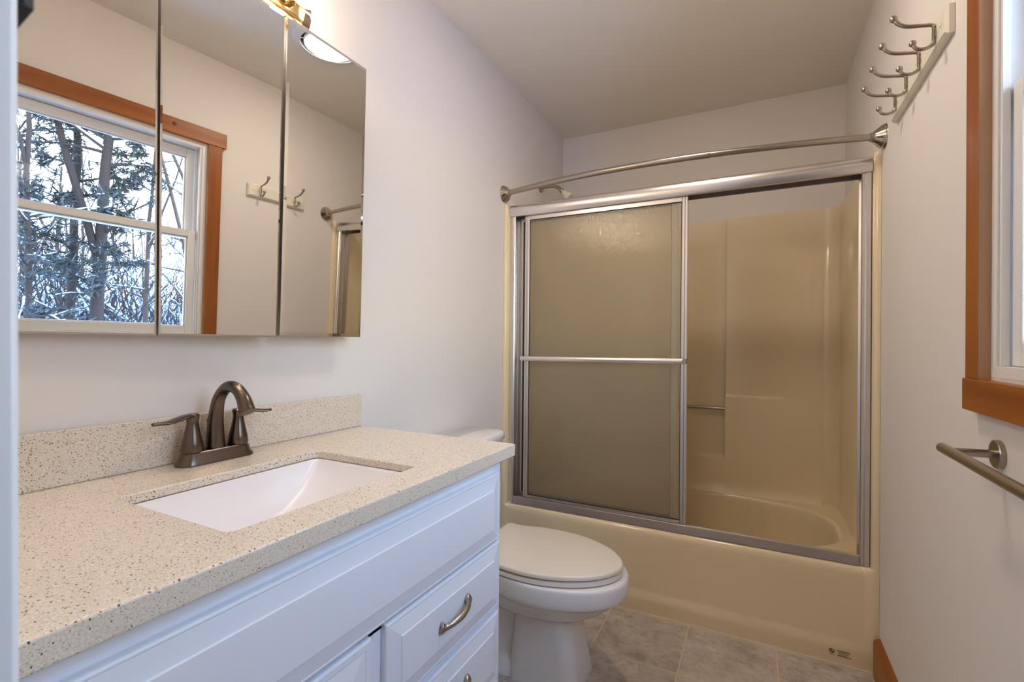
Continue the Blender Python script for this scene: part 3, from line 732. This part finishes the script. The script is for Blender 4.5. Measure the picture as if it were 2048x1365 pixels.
def grow(m, sn, fo, p, d, ln, r, depth, rnd, droop=0.0, pine=False, dens=1.0):
    d = Vector(d).normalized(); pts = [Vector(p)]; rs = [r]; n = 5 if depth > 0 else 4
    for i in range(n):
        d = (d+Vector((rnd.uniform(-1, 1), rnd.uniform(-1, 1), rnd.uniform(-.8, .8)-droop))*.17).normalized()
        pts.append(pts[-1]+d*ln/n); rs.append(r*(1-.8*(i+1)/n))
    m.tube(pts, rs, 5 if depth > 0 else 3, False)
    horiz = (pts[-1]-pts[0]); hz = math.hypot(horiz.x, horiz.y)/max(horiz.length, 1e-6)
    if sn is not None and hz > .5 and rnd.random() < .18:
        sn.tube([q+Vector((0, 0, rr*.9+.004)) for q, rr in zip(pts, rs)], [rr*.8+.003+rnd.uniform(0, .005) for rr in rs], 4, False)
    if fo is not None and depth <= 1:
        for i in range(int(13*dens)):
            t_ = rnd.uniform(.25, 1)*n; k = min(int(t_), n-1); q = pts[k].lerp(pts[k+1], t_-k)
            a = Vector((rnd.uniform(-1, 1), rnd.uniform(-1, 1), rnd.uniform(-.7, .5))).normalized(); l_ = rnd.uniform(.06, .15)
            sd = a.cross(Vector((rnd.random(), rnd.random(), 1))).normalized()*rnd.uniform(.006, .014)
            v0, v1, v2, v3 = (fo.bm.verts.new(q-sd), fo.bm.verts.new(q+sd), fo.bm.verts.new(q+a*l_+sd*.4), fo.bm.verts.new(q+a*l_-sd*.4))
            fo.bm.faces.new((v0, v1, v2, v3))
    if depth > 0:
        nb = rnd.randint(3, 5)
        for _ in range(nb):
            t_ = rnd.uniform(.2, .98)*n; k = min(int(t_), n-1); q = pts[k].lerp(pts[k+1], t_-k)
            dd = (d*.7+Vector((rnd.uniform(-1, 1), rnd.uniform(-1, 1), rnd.uniform(-.5, .7)))).normalized()
            grow(m, sn, fo, q, dd, ln*rnd.uniform(.35, .6), r*.45, depth-1, rnd, droop, pine, dens)
def tree(label, x, y, h, r, lean, seed, nbr, pine=0, z0=.8, group=None, bark=None, depth=2, blen=1.0, fork=0):
    rnd = random.Random(seed)
    T = thing('pine_tree' if pine else 'bare_tree', label, 'tree', (x, y, GZ-.3), group)
    tr = MB(); br = MB(); sn = MB(); fo = MB() if pine else None
    pts = []; rs = []; n = 14; px, py = x, y
    for i in range(n+1):
        s_ = i/n; pts.append(Vector((px, py, GZ-.3+(h-GZ+.3)*s_))); rs.append(r*(1-.75*s_))
        px += lean[0]*(h-GZ)/n+rnd.uniform(-.025, .025); py += lean[1]*(h-GZ)/n+rnd.uniform(-.03, .03)
    tr.tube(pts, rs, 9, False)
    for f in range(fork):
        k = rnd.randint(5, 8); q = pts[k]; pp = [q+Vector((0, 0, 0))]
        dd = Vector((rnd.uniform(-.2, .2), rnd.choice((-1, 1))*rnd.uniform(.18, .35), 1))
        for i in range(7): pp.append(pp[-1]+dd*(h-q.z)/8+Vector((0, rnd.uniform(-.04, .04), 0)))
        tr.tube(pp, [rs[k]*.75*(1-.1*i) for i in range(8)], 7, False)
    for b in range(nbr):
        s_ = rnd.uniform(.12, .98); z = s_*n; k = min(int(z), n-1); q = pts[k].lerp(pts[k+1], z-k)
        if q.z < z0: continue
        a = rnd.uniform(0, 2*PI); L = blen*rnd.uniform(.5, 1.3)*(1.15-s_*.6)
        grow(br, sn, fo, q, (math.cos(a), math.sin(a), rnd.uniform(-.1, .6) if pine else rnd.uniform(.2, 1.0)), L, rs[k]*.3+.006, depth, rnd, .12 if pine else .02, pine, pine if pine else 1)
    tr.build('trunk', bark or m_bark, T); br.build('branches', bark or m_bark, T, False)['kind'] = 'stuff'
    if len(sn.bm.verts): sn.build('snow', m_shaded_snow, T, False)['kind'] = 'stuff'
    if fo is not None: fo.build('needles', m_needle, T, False)['kind'] = 'stuff'
    return T
tree('straight dark pine trunk at the left of the mirrored window view', 8.0, 2.11, 8, .07, (0, .0), 11, 46, .8, .9, None, None, 2, .8)
tree('thick forked snowy pine beside the straight trunk in the window view', 7.6, 2.27, 7.5, .10, (.0, .014), 12, 34, 1.1, 1.2, None, None, 2, 1.0, 2)
tree('slim bare grey tree left of the mirror seam in the window view', 8.5, 3.17, 5.0, .055, (0, .01), 13, 26, 0, .8, None, m_bark2, 2, .55, 1)
tree('bare twin-stemmed tree at the far right of the mirrored window view', 8.0, 3.50, 6.5, .065, (0, .012), 14, 40, 0, .8, None, m_bark2, 2, .6, 2)
tree('leaning thin tree at the left edge of the mirrored window view', 7.0, 1.60, 6.0, .05, (0, -.01), 15, 36, .5, .8, None, None, 2, .7, 1)
rnd = random.Random(21)
protos = []
for i in range(5):
    protos.append(tree('bare thin tree deep in the snowy woods outside the window', 13+i*.9, 2.4+i*.75, rnd.uniform(4.0, 6.5), rnd.uniform(.05, .085), (rnd.uniform(-.02, .02), rnd.uniform(-.03, .03)), 40+i, 34, 0, .2, 'bare trees deep in the snowy woods', m_bark2, 2, .9, 1))
def dup(src, x, y, rz, s):
    o = src.copy(); COL.objects.link(o); o.location = (x, y, src.location.z); o.rotation_euler = (0, 0, rz); o.scale = (s, s, s)
    for ch in src.children:
        c = ch.copy(); COL.objects.link(c); c.parent = o
    return o
spots = [p.location.xy.copy() for p in protos]; tries = 0
while len(spots) < 41 and tries < 4000:
    tries += 1
    x = 12+rnd.random()**.8*24; k = (x+1)/9.0
    y = (rnd.uniform(1.2, 4.6) if rnd.random() < .75 else rnd.uniform(-1.5, 1.2))*k
    if min((Vector((x, y))-q).length for q in spots) < 1.5: continue
    spots.append(Vector((x, y)))
    dup(protos[len(spots) % 5], x, y, rnd.uniform(0, 6.28), rnd.uniform(.75, 1.25)*(.7+.02*x))
# low snowy brush, uncountable
bm1 = MB(); bm2 = MB(); rnd = random.Random(8)
for i in range(1500):
    x = rnd.uniform(9, 17); k = (x+1)/9; y = rnd.uniform(.4, 4.8)*k; z = GZ; pts = [Vector((x, y, z))]; d = Vector((rnd.uniform(-.3, .3), rnd.uniform(-.5, .5), 1))
    hh = rnd.uniform(2.2, 4.4)
    for j in range(5): d = d+Vector((rnd.uniform(-.3, .3), rnd.uniform(-.4, .4), -.05)); pts.append(pts[-1]+d.normalized()*hh/5)
    bm1.tube(pts, [.022, .018, .015, .012, .009, .005], 3, False)
    if rnd.random() < .22: bm2.tube([p+Vector((0, 0, .015)) for p in pts[2:]], [.016, .022, .018, .010], 4, False)
tk_ = bm1.build('underbrush', m_brush, None, False); tag(tk_, 'tangle of thin bare stems low in the snowy woods', 'brush', None, 'stuff')
bm2.build('snow', m_shaded_snow, tk_, False)['kind'] = 'stuff'
